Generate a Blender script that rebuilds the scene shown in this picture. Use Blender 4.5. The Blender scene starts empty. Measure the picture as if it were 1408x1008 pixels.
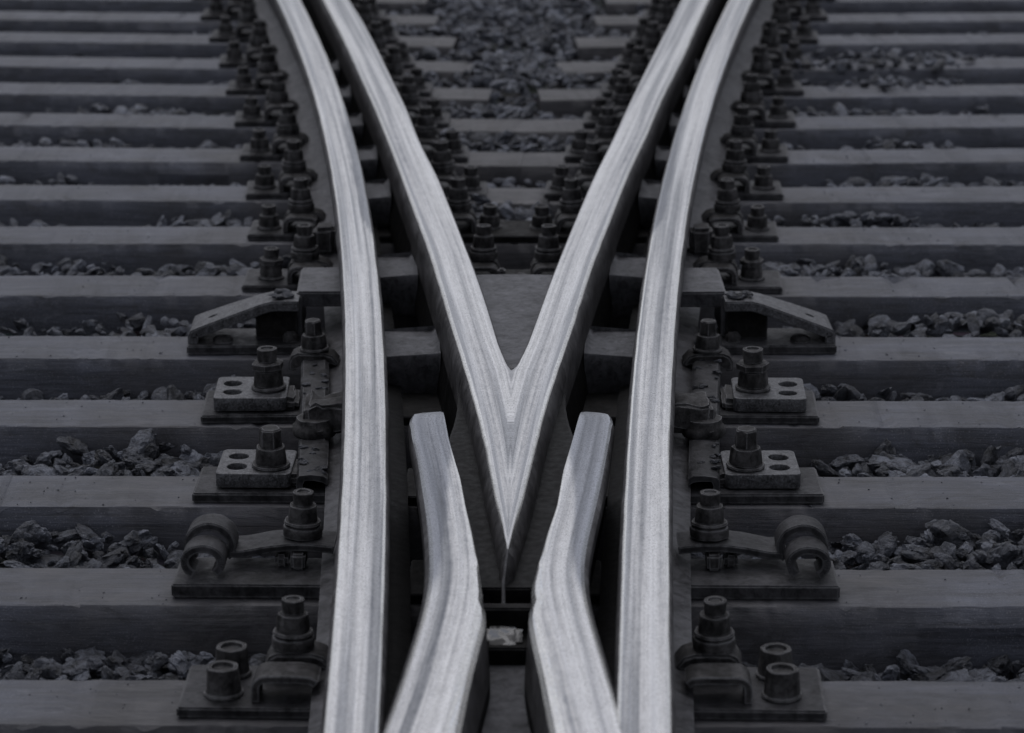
import bpy, bmesh, math, random
import numpy as np
from mathutils import Vector, Matrix, noise
random.seed(7)
sc = bpy.context.scene
COL = sc.collection
PI = math.pi

# ---------------------------------------------------------------- camera
CAM_H, PITCH, F = 1.78, math.radians(16.5), 4065.0
YAW = 20*math.cos(PITCH)/F
cd = bpy.data.cameras.new('camera'); cam = bpy.data.objects.new('camera', cd); COL.objects.link(cam)
cam.location = (0, 0, CAM_H); cam.rotation_euler = (PI/2-PITCH, 0, YAW)
cd.sensor_width = 36; cd.lens = F/1408*36; cd.clip_start = .1; cd.clip_end = 1000
cd.dof.use_dof = True; cd.dof.focus_distance = 5.45; cd.dof.aperture_fstop = 5.2
sc.camera = cam
# ---------------------------------------------------------------- sky and light
SUN_EL, SUN_AZ = math.radians(63), math.radians(-14)      # soft overcast light from beyond the crossing
w = bpy.data.worlds.new('World'); sc.world = w; w.use_nodes = True
nt = w.node_tree; bg = nt.nodes['Background']
sky = nt.nodes.new('ShaderNodeTexSky'); sky.sky_type = 'NISHITA'; sky.sun_disc = False
sky.sun_elevation = SUN_EL; sky.sun_rotation = SUN_AZ; sky.air_density = 1.0; sky.dust_density = 4.0
hs = nt.nodes.new('ShaderNodeHueSaturation'); hs.inputs['Saturation'].default_value = .22
tint = nt.nodes.new('ShaderNodeMix'); tint.data_type = 'RGBA'; tint.blend_type = 'MULTIPLY'
tint.inputs['Factor'].default_value = 1; tint.inputs['B'].default_value = (.94, .965, 1.05, 1)
nt.links.new(sky.outputs[0], hs.inputs['Color']); nt.links.new(hs.outputs[0], tint.inputs['A'])
cloud = nt.nodes.new('ShaderNodeMix'); cloud.data_type = 'RGBA'      # even cloud cover veiling the sky
cloud.inputs['Factor'].default_value = .38; cloud.inputs['B'].default_value = (5.6, 5.75, 6.25, 1)
nt.links.new(tint.outputs['Result'], cloud.inputs['A'])
nt.links.new(cloud.outputs['Result'], bg.inputs['Color']); bg.inputs['Strength'].default_value = .11
sd = bpy.data.lights.new('sun', 'SUN'); sd.energy = .6; sd.angle = math.radians(55); sd.color = (1, .98, .97)
sun = bpy.data.objects.new('sun', sd); COL.objects.link(sun)
dirv = Vector((math.sin(SUN_AZ)*math.cos(SUN_EL), math.cos(SUN_AZ)*math.cos(SUN_EL), math.sin(SUN_EL)))
sun.rotation_euler = dirv.to_track_quat('Z', 'Y').to_euler(); sun.location = (0, 20, 15)
sc.view_settings.view_transform = 'Standard'; sc.view_settings.look = 'None'
sc.view_settings.exposure = -.10; sc.view_settings.gamma = 1
sc.cycles.max_bounces = 6

# ---------------------------------------------------------------- helpers
CX = -.034                       # axis of the crossing
HR = .19                         # rail top above the sleepers
def at(px, py, z=0):
    """world x, y of a spot of the survey picture lying at height z"""
    u, v = (px-704)/F, (py-504)/F
    d = Vector((u, math.cos(PITCH)-v*math.sin(PITCH), -math.sin(PITCH)-v*math.cos(PITCH)))
    d.rotate(Matrix.Rotation(YAW, 3, 'Z')); t = (z-CAM_H)/d.z
    return d.x*t, d.y*t
def tag(o, label=None, cat=None, group=None, kind=None):
    if label: o['label'] = label
    if cat: o['category'] = cat
    if group: o['group'] = group
    if kind: o['kind'] = kind
    return o
def finish(bm, name, ang=35, smooth=True):
    bmesh.ops.recalc_face_normals(bm, faces=bm.faces)
    me = bpy.data.meshes.new(name); bm.to_mesh(me); bm.free()
    if smooth:
        me.polygons.foreach_set('use_smooth', [True]*len(me.polygons)); me.set_sharp_from_angle(angle=math.radians(ang))
    return me
def link(name, me, mats, parent=None, loc=None, rz=0):
    o = bpy.data.objects.new(name, me); COL.objects.link(o)
    if not isinstance(mats, (list, tuple)): mats = [mats]
    if len(me.materials) == 0:
        for m in mats: me.materials.append(m)
    if parent: o.parent = parent
    if loc: o.location = loc
    o.rotation_euler.z = rz
    return o
def empty(name, loc, label, cat, group=None, rz=0):
    o = bpy.data.objects.new(name, None); COL.objects.link(o); o.location = loc; o.rotation_euler.z = rz
    o.empty_display_size = .05
    return tag(o, label, cat, group)
def bm_box(bm, x0, x1, y0, y1, z0, z1, bev=.003, seg=2):
    vs = [bm.verts.new(p) for p in ((x0,y0,z0),(x1,y0,z0),(x1,y1,z0),(x0,y1,z0),(x0,y0,z1),(x1,y0,z1),(x1,y1,z1),(x0,y1,z1))]
    fs = [bm.faces.new([vs[i] for i in q]) for q in ((0,3,2,1),(4,5,6,7),(0,1,5,4),(1,2,6,5),(2,3,7,6),(3,0,4,7))]
    if bev > 0:
        es = list({e for f in fs for e in f.edges})
        bmesh.ops.bevel(bm, geom=es, offset=bev, segments=seg, affect='EDGES', clamp_overlap=True)
def box_mesh(name, *a, **k):
    bm = bmesh.new(); bm_box(bm, *a, **k); return finish(bm, name)
def bm_lathe(bm, prof, n=28, hexa=0, cx=0, cy=0, z=0, dent=0, seed=0):
    rings = []
    for r, h, hx in [(p+(0,))[:3] for p in prof]:
        ring = []
        for k in range(n):
            a = 2*PI*k/n
            hexr = math.cos(PI/6)/math.cos(((a) % (PI/3))-PI/6)
            rr = r*(1+(hexr*1.06-1)*hexa*hx)
            if dent:
                rr += dent*noise.noise(Vector((math.cos(a)*2+seed, math.sin(a)*2, h*60)))*(1 if r > .001 else 0)
            ring.append(bm.verts.new((cx+rr*math.cos(a), cy+rr*math.sin(a), z+h)))
        rings.append(ring)
    for A, B in zip(rings, rings[1:]):
        for k in range(n):
            bm.faces.new((A[k], A[(k+1) % n], B[(k+1) % n], B[k]))
    bm.faces.new(rings[0][::-1]); bm.faces.new(rings[-1])
def bm_prism_xz(bm, pts, y0, y1, bev=.002):
    """closed outline in x-z extruded along y"""
    a = [bm.verts.new((x, y0, z)) for x, z in pts]; b = [bm.verts.new((x, y1, z)) for x, z in pts]
    n = len(pts); fs = [bm.faces.new(a), bm.faces.new(b[::-1])]
    for i in range(n): fs.append(bm.faces.new((a[i], b[i], b[(i+1) % n], a[(i+1) % n])))
    if bev:
        bmesh.ops.bevel(bm, geom=list(set(fs[0].edges) | set(fs[1].edges)), offset=bev, segments=2, affect='EDGES')
def strip_outline(path, t):
    """thick line: outline of a bent strip in x-z"""
    P = [Vector((x, z)) for x, z in path]; L, R = [], []
    for i, p in enumerate(P):
        d = (P[min(i+1, len(P)-1)]-P[max(i-1, 0)]).normalized(); n = Vector((-d.y, d.x))
        L.append(p+n*t/2); R.append(p-n*t/2)
    return [tuple(v) for v in L+R[::-1]]
def bm_strip(bm, path, t, y0, y1, bev=.0015):
    P = [Vector((x, z)) for x, z in path]; rows = []
    for i, p in enumerate(P):
        d = (P[min(i+1, len(P)-1)]-P[max(i-1, 0)]).normalized(); n = Vector((-d.y, d.x))
        a, b = p+n*t/2, p-n*t/2
        rows.append([bm.verts.new(q) for q in ((a.x, y0, a.y), (a.x, y1, a.y), (b.x, y1, b.y), (b.x, y0, b.y))])
    fs = []
    for A, B in zip(rows, rows[1:]):
        for k in range(4): fs.append(bm.faces.new((A[k], A[(k+1) % 4], B[(k+1) % 4], B[k])))
    fs.append(bm.faces.new(rows[0][::-1])); fs.append(bm.faces.new(rows[-1]))
    if bev:
        es = [e for f in fs for e in f.edges if abs((e.verts[0].co-e.verts[1].co).y) < 1e-6 and abs(e.verts[0].co.y-y0) < 1e-6]
        bmesh.ops.bevel(bm, geom=list(set(es)), offset=bev, segments=2, affect='EDGES')
def roughen(me, amp, freq, seed=0, keep_flat=False):
    for v in me.vertices:
        d = noise.noise_vector(v.co*freq+Vector((seed*3.1, seed, 0)))
        v.co += d*amp
    return me
def subdivided(bm, cuts):
    bmesh.ops.subdivide_edges(bm, edges=bm.edges[:], cuts=cuts, use_grid_fill=True)
def plate_mesh(name, outline, holes, z0, z1, bev=.002):
    """flat plate with round holes, from a filled 2-D curve"""
    cu = bpy.data.curves.new(name, 'CURVE'); cu.dimensions = '2D'; cu.fill_mode = 'BOTH'
    cu.extrude = (z1-z0)/2-bev; cu.bevel_depth = bev; cu.bevel_resolution = 1; cu.offset = -bev
    for pts in [outline]+[[(hx+hr*math.cos(2*PI*k/28), hy+hr*math.sin(2*PI*k/28)) for k in range(28)] for hx, hy, hr in holes]:
        sp = cu.splines.new('POLY'); sp.points.add(len(pts)-1); sp.use_cyclic_u = True
        for i, (x, y) in enumerate(pts): sp.points[i].co = (x, y, 0, 1)
    o = bpy.data.objects.new('tmp', cu); COL.objects.link(o)
    dg = bpy.context.evaluated_depsgraph_get(); me = bpy.data.meshes.new_from_object(o.evaluated_get(dg))
    bpy.data.objects.remove(o); me.name = name
    for v in me.vertices: v.co.z += (z0+z1)/2
    me.materials.clear()
    me.polygons.foreach_set('use_smooth', [True]*len(me.polygons)); me.set_sharp_from_angle(angle=math.radians(35))
    return me
def rounded_rect(x0, x1, y0, y1, r, n=5):
    out = []
    for cx, cy, a0 in ((x1-r, y1-r, 0), (x0+r, y1-r, PI/2), (x0+r, y0+r, PI), (x1-r, y0+r, 1.5*PI)):
        for k in range(n+1):
            a = a0+PI/2*k/n; out.append((cx+r*math.cos(a), cy+r*math.sin(a)))
    return out
def mirror_x(me):
    m = me.copy(); 
    bm = bmesh.new(); bm.from_mesh(m)
    for v in bm.verts: v.co.x = -v.co.x
    bmesh.ops.reverse_faces(bm, faces=bm.faces); bm.to_mesh(m); bm.free()
    return m

# ---------------------------------------------------------------- materials
def mat(name):
    m = bpy.data.materials.new(name); m.use_nodes = True; n = m.node_tree
    return m, n, n.nodes['Principled BSDF']
def N(n, t, **kw):
    x = n.nodes.new(t)
    for k, v in kw.items(): setattr(x, k, v)
    return x
def mapped(n, src, scale, loc=(0, 0, 0)):
    mp = N(n, 'ShaderNodeMapping'); mp.inputs['Scale'].default_value = scale; mp.inputs['Location'].default_value = loc
    n.links.new(src, mp.inputs['Vector']); return mp.outputs[0]
def noi(n, vec, scale, detail=6, rough=.6, dist=0):
    t = N(n, 'ShaderNodeTexNoise'); t.inputs['Scale'].default_value = scale; t.inputs['Detail'].default_value = detail
    t.inputs['Roughness'].default_value = rough; t.inputs['Distortion'].default_value = dist
    n.links.new(vec, t.inputs['Vector']); return t.outputs['Fac']
def ramp(n, src, stops):
    r = N(n, 'ShaderNodeValToRGB'); e = r.color_ramp.elements
    while len(e) < len(stops): e.new(.5)
    for i, (p, c) in enumerate(stops):
        e[i].position = p; e[i].color = (c, c, c, 1) if isinstance(c, (int, float)) else tuple(c)+(1,)
    n.links.new(src, r.inputs[0]); return r.outputs[0]
def mix(n, fac, a, b, mode='MIX'):
    m = N(n, 'ShaderNodeMix', data_type='RGBA', blend_type=mode)
    for k, v in (('Factor', fac), ('A', a), ('B', b)):
        if isinstance(v, (int, float)): m.inputs[k].default_value = v if k == 'Factor' else (v, v, v, 1)
        elif isinstance(v, tuple): m.inputs[k].default_value = v+(1,)
        else: n.links.new(v, m.inputs[k])
    return m.outputs['Result']
def bump(n, bsdf, h, strength, dist, prev=None):
    b = N(n, 'ShaderNodeBump'); b.inputs['Strength'].default_value = strength; b.inputs['Distance'].default_value = dist
    n.links.new(h, b.inputs['Height'])
    if prev: n.links.new(prev, b.inputs['Normal'])
    n.links.new(b.outputs[0], bsdf.inputs['Normal']); return b.outputs[0]

def steel(name, base, worn=(.30, .62), rough=(.30, .46), clean=False):
    """running surface: wheel-polished steel with streaks along the rail (uv: across, along, in metres)"""
    m, n, b = mat(name)
    tc = N(n, 'ShaderNodeTexCoord').outputs['UV']
    s1 = noi(n, mapped(n, tc, (170, .9, 1)), 1, 6, .62, .1)
    s2 = noi(n, mapped(n, tc, (48, .45, 1), (3, 5, 0)), 1, 4, .55, .2)
    s3 = noi(n, mapped(n, tc, (340, 150, 1)), 1, 3, .7)
    s4 = noi(n, mapped(n, tc, (800, 5, 1), (9, 1, 0)), 1, 3, .6)
    s5 = noi(n, mapped(n, tc, (70, 22, 1), (2, 8, 0)), 1, 6, .7, .5)
    f = mix(n, .62, s1, s2); f = mix(n, .16, f, s4); f = mix(n, .18, f, s5)
    c = ramp(n, f, [(.39, (base[0]*worn[0]/.75, base[1]*worn[0]/.72, base[2]*worn[0]/.66)), (.47, tuple(x*.72 for x in base)), (.57, base)])
    c = mix(n, .8, c, ramp(n, noi(n, mapped(n, tc, (38, .35, 1), (7, 3, 0)), 1, 3, .5, .2), [(.41, (.34, .355, .385)), (.50, (.86, .86, .87)), (.58, 1.0)]), 'MULTIPLY') if not clean else c
    pit = ramp(n, s3, [(.37, .50), (.49, 1.0)])
    s6 = noi(n, mapped(n, tc, (900, 130, 1), (5, 5, 0)), 1, 3, .6); c = mix(n, .7, c, ramp(n, s6, [(.36, .45), (.46, 1.0)]), 'MULTIPLY')
    c = mix(n, .8, c, pit, 'MULTIPLY')
    scr = ramp(n, noi(n, mapped(n, tc, (1100, 3, 1), (4, 4, 0)), 1, 2, .5), [(.32, .5), (.37, 1.0)])
    c = mix(n, .45, c, scr, 'MULTIPLY')
    dl = N(n, 'ShaderNodeAttribute'); dl.attribute_name = 'dull'
    c = mix(n, dl.outputs['Fac'], c, mix(n, 1.0, c, (.40, .42, .47), 'MULTIPLY'))
    n.links.new(c, b.inputs['Base Color']); b.inputs['Metallic'].default_value = 1
    n.links.new(ramp(n, mix(n, .5, s2, s3), [(.35, rough[1]), (.65, rough[0])]), b.inputs['Roughness'])
    nb = bump(n, b, s2, 1, .0020); nb = bump(n, b, s1, .25, .0003, nb); nb = bump(n, b, s5, .3, .0005, nb); bump(n, b, s3, .5, .0004, nb)
    return m
M_TOP = steel('worn_rail_steel', (.90, .885, .87), worn=(.24, .62), rough=(.20, .36))
M_DULL = steel('dull_rail_steel', (.40, .405, .43), worn=(.3, .62), rough=(.42, .6))
M_EDGE = steel('edge_highlight_steel', (1.0, .985, .95), worn=(.62, .6), rough=(.2, .34), clean=True)  # polished bevels, base colour lightened to stand in for their sky highlight
def iron(name, c0, c1, metal=.25, rough=(.45, .75), sc1=22, bmp=.6, spots=0, lo=.4, hi=.62, edge=.55, spec=.14):
    m, n, b = mat(name); tc = N(n, 'ShaderNodeTexCoord').outputs['Object']
    f1 = noi(n, tc, sc1, 7, .62); f2 = noi(n, tc, 240, 4, .7); f3 = noi(n, mapped(n, tc, (1, 1, .35)), 60, 5, .65)
    c = mix(n, ramp(n, mix(n, .4, f1, f3), [(lo, 0), (hi, 1)]), c0, c1)
    c = mix(n, .9, c, ramp(n, noi(n, tc, sc1*3.3, 8, .75, .8), [(.36, .35), (.52, 1.0), (.66, 1.35)]), 'MULTIPLY')
    if spots: c = mix(n, ramp(n, f2, [(.52, 0), (.68, spots)]), c, (.17, .175, .19))
    bv = N(n, 'ShaderNodeBevel', samples=4); bv.inputs['Radius'].default_value = .0035      # worn, brighter corners
    dt = N(n, 'ShaderNodeVectorMath', operation='DOT_PRODUCT'); n.links.new(bv.outputs[0], dt.inputs[0]); n.links.new(N(n, 'ShaderNodeNewGeometry').outputs['Normal'], dt.inputs[1])
    ed = N(n, 'ShaderNodeMath', operation='MULTIPLY'); n.links.new(ramp(n, dt.outputs['Value'], [(.90, edge), (.985, 0)]), ed.inputs[0]); n.links.new(ramp(n, f3, [(.35, .2), (.6, 1)]), ed.inputs[1])
    c = mix(n, ed.outputs[0], c, (.22, .22, .23))
    n.links.new(c, b.inputs['Base Color']); b.inputs['Metallic'].default_value = metal
    n.links.new(ramp(n, f3, [(.35, rough[0]), (.65, rough[1])]), b.inputs['Roughness'])
    b.inputs['Specular IOR Level'].default_value = spec
    nb = bump(n, b, f2, bmp, .0006); bump(n, b, f3, bmp, .0018, nb)
    return m
M_SIDE = iron('rail_side_steel', (.048, .046, .048), (.12, .117, .12), .35, (.38, .55), 9)
M_FOOT = iron('rail_foot_steel', (.050, .049, .052), (.098, .097, .104), .45, (.4, .6), 10, .6)
M_RUST = iron('dark_rusty_iron', (.017, .0165, .0168), (.072, .070, .072), .15, (.5, .8), 26, 1.0, edge=1.0)
M_PLATE = iron('baseplate_iron', (.018, .018, .0195), (.056, .0555, .060), .15, (.45, .7), 12, .9, spec=.14)
M_CAST = iron('cast_steel', (.048, .048, .053), (.095, .095, .104), .3, (.4, .6), 14, .5)
M_PIT = iron('pitted_plate_steel', (.05, .05, .053), (.12, .12, .127), .4, (.35, .6), 60, 1.0, .85)
M_DARK = iron('grimy_black_steel', (.006, .006, .006), (.018, .017, .017), .0, (.55, .8), 20, .5, spec=.1, edge=.2)
M_FLANGE = iron('black_flangeway_steel', (.003, .003, .003), (.009, .0085, .009), .0, (.5, .7), 16, .4, spec=.1, edge=.1)  # near-black, also on the lower sides of rails, V and wings
m, n, b = mat('wet_oil'); M_WET = m
tc = N(n, 'ShaderNodeTexCoord').outputs['Object']; f = noi(n, mapped(n, tc, (1, 1, 1), (.013, .004, 0)), 46, 4, .65, .6)
k_ = ramp(n, f, [(.56, 0), (.62, 1)])
n.links.new(mix(n, k_, (.008, .008, .009), (.03, .032, .036)), b.inputs['Base Color']); n.links.new(k_, b.inputs['Metallic'])
n.links.new(ramp(n, f, [(.45, .6), (.55, .16)]), b.inputs['Roughness'])
bump(n, b, f, .2, .001)
# sleepers: dark bluish grey, brushed along their length, grimy towards the rails
m, n, b = mat('sleeper_grey'); M_SLEEP = m
geo = N(n, 'ShaderNodeNewGeometry').outputs['Position']
f1 = noi(n, mapped(n, geo, (3, 38, 38)), 1, 7, .62, .4); f2 = noi(n, mapped(n, geo, (9, 160, 160)), 1, 5, .65)
f3 = noi(n, geo, 4.5, 5, .6); f4 = noi(n, geo, 320, 3, .7)
f7 = noi(n, mapped(n, geo, (6, 13, 10)), 1, 8, .75, 1.4)
c = mix(n, ramp(n, mix(n, .45, f1, f2), [(.36, 0), (.62, 1)]), (.021, .023, .031), (.072, .077, .099))
c = mix(n, ramp(n, f7, [(.34, .75), (.46, 0)]), c, (.030, .029, .032))
c = mix(n, ramp(n, f4, [(.585, 0), (.68, .7)]), c, (.20, .20, .22))
c = mix(n, ramp(n, f2, [(.30, .8), (.40, 0)]), c, (.022, .022, .026)); f8 = noi(n, mapped(n, geo, (7, 20, 20)), 1, 8, .8, 1.5); c = mix(n, ramp(n, f8, [(.54, 0), (.68, .6)]), c, (.125, .13, .152)); c = mix(n, .8, c, ramp(n, f3, [(.35, .72), (.62, 1.22)]), 'MULTIPLY')
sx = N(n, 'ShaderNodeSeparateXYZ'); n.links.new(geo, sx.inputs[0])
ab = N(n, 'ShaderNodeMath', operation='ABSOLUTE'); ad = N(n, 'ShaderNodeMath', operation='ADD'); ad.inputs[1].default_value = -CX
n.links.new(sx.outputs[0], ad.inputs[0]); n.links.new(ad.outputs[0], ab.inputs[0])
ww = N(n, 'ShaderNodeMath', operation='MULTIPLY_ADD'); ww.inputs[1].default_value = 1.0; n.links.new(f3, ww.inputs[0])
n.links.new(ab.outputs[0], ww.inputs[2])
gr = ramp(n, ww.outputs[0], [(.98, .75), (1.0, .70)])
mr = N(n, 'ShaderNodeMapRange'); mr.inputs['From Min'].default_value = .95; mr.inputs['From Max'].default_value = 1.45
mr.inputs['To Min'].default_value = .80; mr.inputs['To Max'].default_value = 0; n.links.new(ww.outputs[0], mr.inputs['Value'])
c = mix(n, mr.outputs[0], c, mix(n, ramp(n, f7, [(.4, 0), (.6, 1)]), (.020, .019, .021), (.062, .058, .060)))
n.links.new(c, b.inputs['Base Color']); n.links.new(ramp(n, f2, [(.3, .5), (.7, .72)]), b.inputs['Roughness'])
b.inputs['Specular IOR Level'].default_value = .4
nb = bump(n, b, f2, .8, .0016); nb = bump(n, b, f7, .5, .004, nb); nb = bump(n, b, f1, .6, .004, nb); bump(n, b, f4, .5, .0008, nb)
def stone(name, c0, c1, c2):
    m, n, b = mat(name); geo = N(n, 'ShaderNodeNewGeometry').outputs['Position']
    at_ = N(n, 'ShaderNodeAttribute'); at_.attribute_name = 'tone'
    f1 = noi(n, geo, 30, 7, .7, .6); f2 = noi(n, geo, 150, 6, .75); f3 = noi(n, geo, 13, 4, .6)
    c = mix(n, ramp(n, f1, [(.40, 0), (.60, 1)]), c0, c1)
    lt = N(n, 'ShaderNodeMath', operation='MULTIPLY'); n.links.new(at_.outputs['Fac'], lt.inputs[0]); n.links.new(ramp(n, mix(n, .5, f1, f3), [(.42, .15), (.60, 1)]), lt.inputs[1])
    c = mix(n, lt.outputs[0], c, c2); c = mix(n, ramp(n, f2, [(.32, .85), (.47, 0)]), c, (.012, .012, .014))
    n.links.new(c, b.inputs['Base Color']); b.inputs['Roughness'].default_value = .55
    b.inputs['Specular IOR Level'].default_value = .45
    nb = bump(n, b, f2, 1, .006); bump(n, b, f1, 1, .03, nb); return m
M_STONE = stone('ballast_stone', (.018, .019, .024), (.080, .086, .106), (.29, .31, .37))
m, n, b = mat('gravel_ground'); M_GROUND = m
geo = N(n, 'ShaderNodeNewGeometry').outputs['Position']
v = N(n, 'ShaderNodeTexVoronoi'); v.inputs['Scale'].default_value = 24; n.links.new(geo, v.inputs['Vector'])
c = mix(n, noi(n, geo, 12, 6), (.016, .017, .02), (.06, .063, .072)); c = mix(n, .6, c, v.outputs['Color'], 'MULTIPLY')
n.links.new(c, b.inputs['Base Color']); b.inputs['Roughness'].default_value = .8; bump(n, b, v.outputs['Distance'], 1, .03)

# ---------------------------------------------------------------- ground
bm = bmesh.new(); g = 24
vs = [[bm.verts.new((x, y, -.17)) for x in np.linspace(-150, 150, g)] for y in np.linspace(-60, 300, g)]
for j in range(g-1):
    for i in range(g-1): bm.faces.new((vs[j][i], vs[j][i+1], vs[j+1][i+1], vs[j+1][i]))
tag(link('ground', finish(bm, 'ground'), M_GROUND), kind='structure')

# ---------------------------------------------------------------- sleeper rows
ROWY = [3.30, 3.79, 4.283, 4.783, 5.281, 5.766, 6.240, 6.760, 7.249, 7.722, 8.197, 8.666, 9.129, 9.575, 10.021, 10.448, 10.89, 11.33, 11.77, 12.2]
ROWS = {i-2: y for i, y in enumerate(ROWY)}
ANG = lambda k: {7: 1.5, 8: 2.6}.get(k, 0 if k < 7 else 3.3)
SPLIT = lambda k: k >= 7
CEND = {7: -.03, 8: -.03, 9: -.02, 10: .07, 11: .132, 12: .2, 13: .272, 14: .318, 15: .4, 16: .47, 17: .54}
SW = .176
def yback(k, x):
    if not SPLIT(k): return ROWS[k]
    return ROWS[k]-math.tan(math.radians(ANG(k)))*(1.45-abs(x-CX))
def sleeper_mesh(x0, x1, seed):
    bm = bmesh.new(); nseg = int((x1-x0)/.014)
    prof = [(.022, -.17), (.020, -.027), (.0015, -.0015), (-.0015, 0), (-SW+.0015, 0), (-SW-.001, -.0015), (-SW-.017, -.031), (-SW-.018, -.17)]
    rows = []
    for i in range(nseg+1):
        x = x0+(x1-x0)*i/nseg; r = []
        for j, (y, z) in enumerate(prof):
            a = noise.noise(Vector((x*2.2, j*.7, seed*5.3)))*.0022; c_ = noise.noise(Vector((x*30, j*.9, seed*2.3+7)))
            e = .0012*c_ + (-.007*max(0, c_-.42)*6 if j in (2, 3, 4, 5) else 0)
            zz = z + (a if j in (2, 3, 4, 5) else 0)*.6 + (e if j in (3, 4) else e*.5)
            r.append(bm.verts.new((x, y+a+e*.7, zz)))
        rows.append(r)
    for A, B in zip(rows, rows[1:]):
        for j in range(len(prof)-1): bm.faces.new((A[j], A[j+1], B[j+1], B[j]))
    bm.faces.new(rows[0]); bm.faces.new(rows[-1][::-1])
    return finish(bm, 'sleeper', 30)
ORD = ['', 'first', 'second', 'third', 'fourth', 'fifth', 'sixth', 'seventh', 'eighth', 'ninth', 'tenth', 'eleventh', 'twelfth', 'thirteenth', 'fourteenth', 'fifteenth', 'sixteenth', 'seventeenth', 'eighteenth']
SL = {0: 'sleeper carrying the plates with paired cap nuts, nearest in the picture',
      1: 'sleeper carrying the plates with double ring spring clips',
      2: 'sleeper under the nearer pair of two-holed steel pads',
      3: 'sleeper under the farther pair of two-holed steel pads',
      4: 'sleeper carrying the sloping brace brackets',
      5: 'sleeper just behind the sloping brace brackets',
      6: 'last full-width sleeper before the track divides in two, second behind the brace brackets'}
for k in range(-1, 17):
    if not SPLIT(k):
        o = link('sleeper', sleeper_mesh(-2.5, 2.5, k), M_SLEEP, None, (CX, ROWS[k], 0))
        tag(o, 'dark grey '+SL[k] if k >= 0 else 'dark grey sleeper nearest of all, just below the lower edge', 'sleeper', 'sleepers under the crossing')
    else:
        for s in (-1, 1):
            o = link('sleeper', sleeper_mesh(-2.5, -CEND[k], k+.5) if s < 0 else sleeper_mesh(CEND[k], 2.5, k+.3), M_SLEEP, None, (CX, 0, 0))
            a = math.radians(ANG(k)); o.rotation_euler.z = a*s; 
            o.location.y = ROWS[k]-math.tan(a)*1.45; o.location.z = -.0018 if s > 0 else 0
            tag(o, 'dark grey half-width sleeper of the %s track, %s row after the track divides' % ('left' if s < 0 else 'right', ORD[k-6]), 'sleeper', 'sleepers of the two diverging tracks')

# ---------------------------------------------------------------- rails
Lpx = [(1007,483),(905,489),(878,491),(769,497),(660,500.5),(558,502.5),(450,500),(347,493),(278,484),(199,468),(139,454),(105,443),(75,431),(0,398)]
Rpx = [(0,1017),(66,990),(119,968),(165,952),(199,943.5),(246,932),(279,926),(315,919),(349,915),(379,912),(410,907.5),(459,902.5),(499,898.5),(559,895),(610,891),(669,889.7),(739,888.3),(799,886.3),(859,885.3),(919,885.3),(1007,888)]
def curve(px):
    W = np.array([at(x, y, HR)[::-1] for y, x in px]); c = np.polyfit(W[:, 0], W[:, 1], 4); d = np.polyder(c)
    lo, hi = W[:, 0].min(), W[:, 0].max()
    def fx(y):
        if y < lo: return float(np.polyval(c, lo)+np.polyval(d, lo)*(y-lo))
        if y > hi: return float(np.polyval(c, hi)+(y-hi)*np.polyval(d, hi)+.012*(y-hi)**2*(1 if np.polyval(d, hi) > 0 else -1))
        return float(np.polyval(c, y))
    return fx
XL, XR = curve(Lpx), curve(Rpx)
def loft(sections, mats_of_seg, caps=True):
    """sections: list of (list of (x,y,z), list of u, v); returns bmesh with uv and material per strip"""
    bm = bmesh.new(); uvl = bm.loops.layers.uv.new('UVMap'); rows = []
    for pts, us, v in sections: rows.append(([bm.verts.new(p) for p in pts], us, v))
    for (A, ua, va), (B, ub, vb) in zip(rows, rows[1:]):
        for j in range(len(A)-1):
            if len({tuple(round(c, 6) for c in w.co) for w in (A[j], A[j+1], B[j+1], B[j])}) < 3: continue
            f = bm.faces.new((A[j], A[j+1], B[j+1], B[j])); f.material_index = mats_of_seg[j]
            for lp, uv in zip(f.loops, ((ua[j], va), (ua[j+1], va), (ub[j+1], vb), (ub[j], vb))): lp[uvl].uv = uv
    if caps:
        for R_ in (rows[0][0][::-1], rows[-1][0]):
            try: f = bm.faces.new(R_); f.material_index = mats_of_seg[0]
            except Exception: pass
    return bm
RH = [(.000, .172), (.006, .17195), (.012, .1718), (.017, .1716), (.0215, .1713), (.0270, .1710), (.0322, .1705), (.0362, .1682), (.0402, .1625), (.0424, .153), (.0428, .141), (.0400, .136), (.0110, .127), (.0083, .119), (.0083, .052), (.0115, .040), (.022, .030), (.050, .021), (.072, .0145), (.075, .0125), (.075, .002), (.073, 0)]
RAILZ = HR-.172
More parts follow.
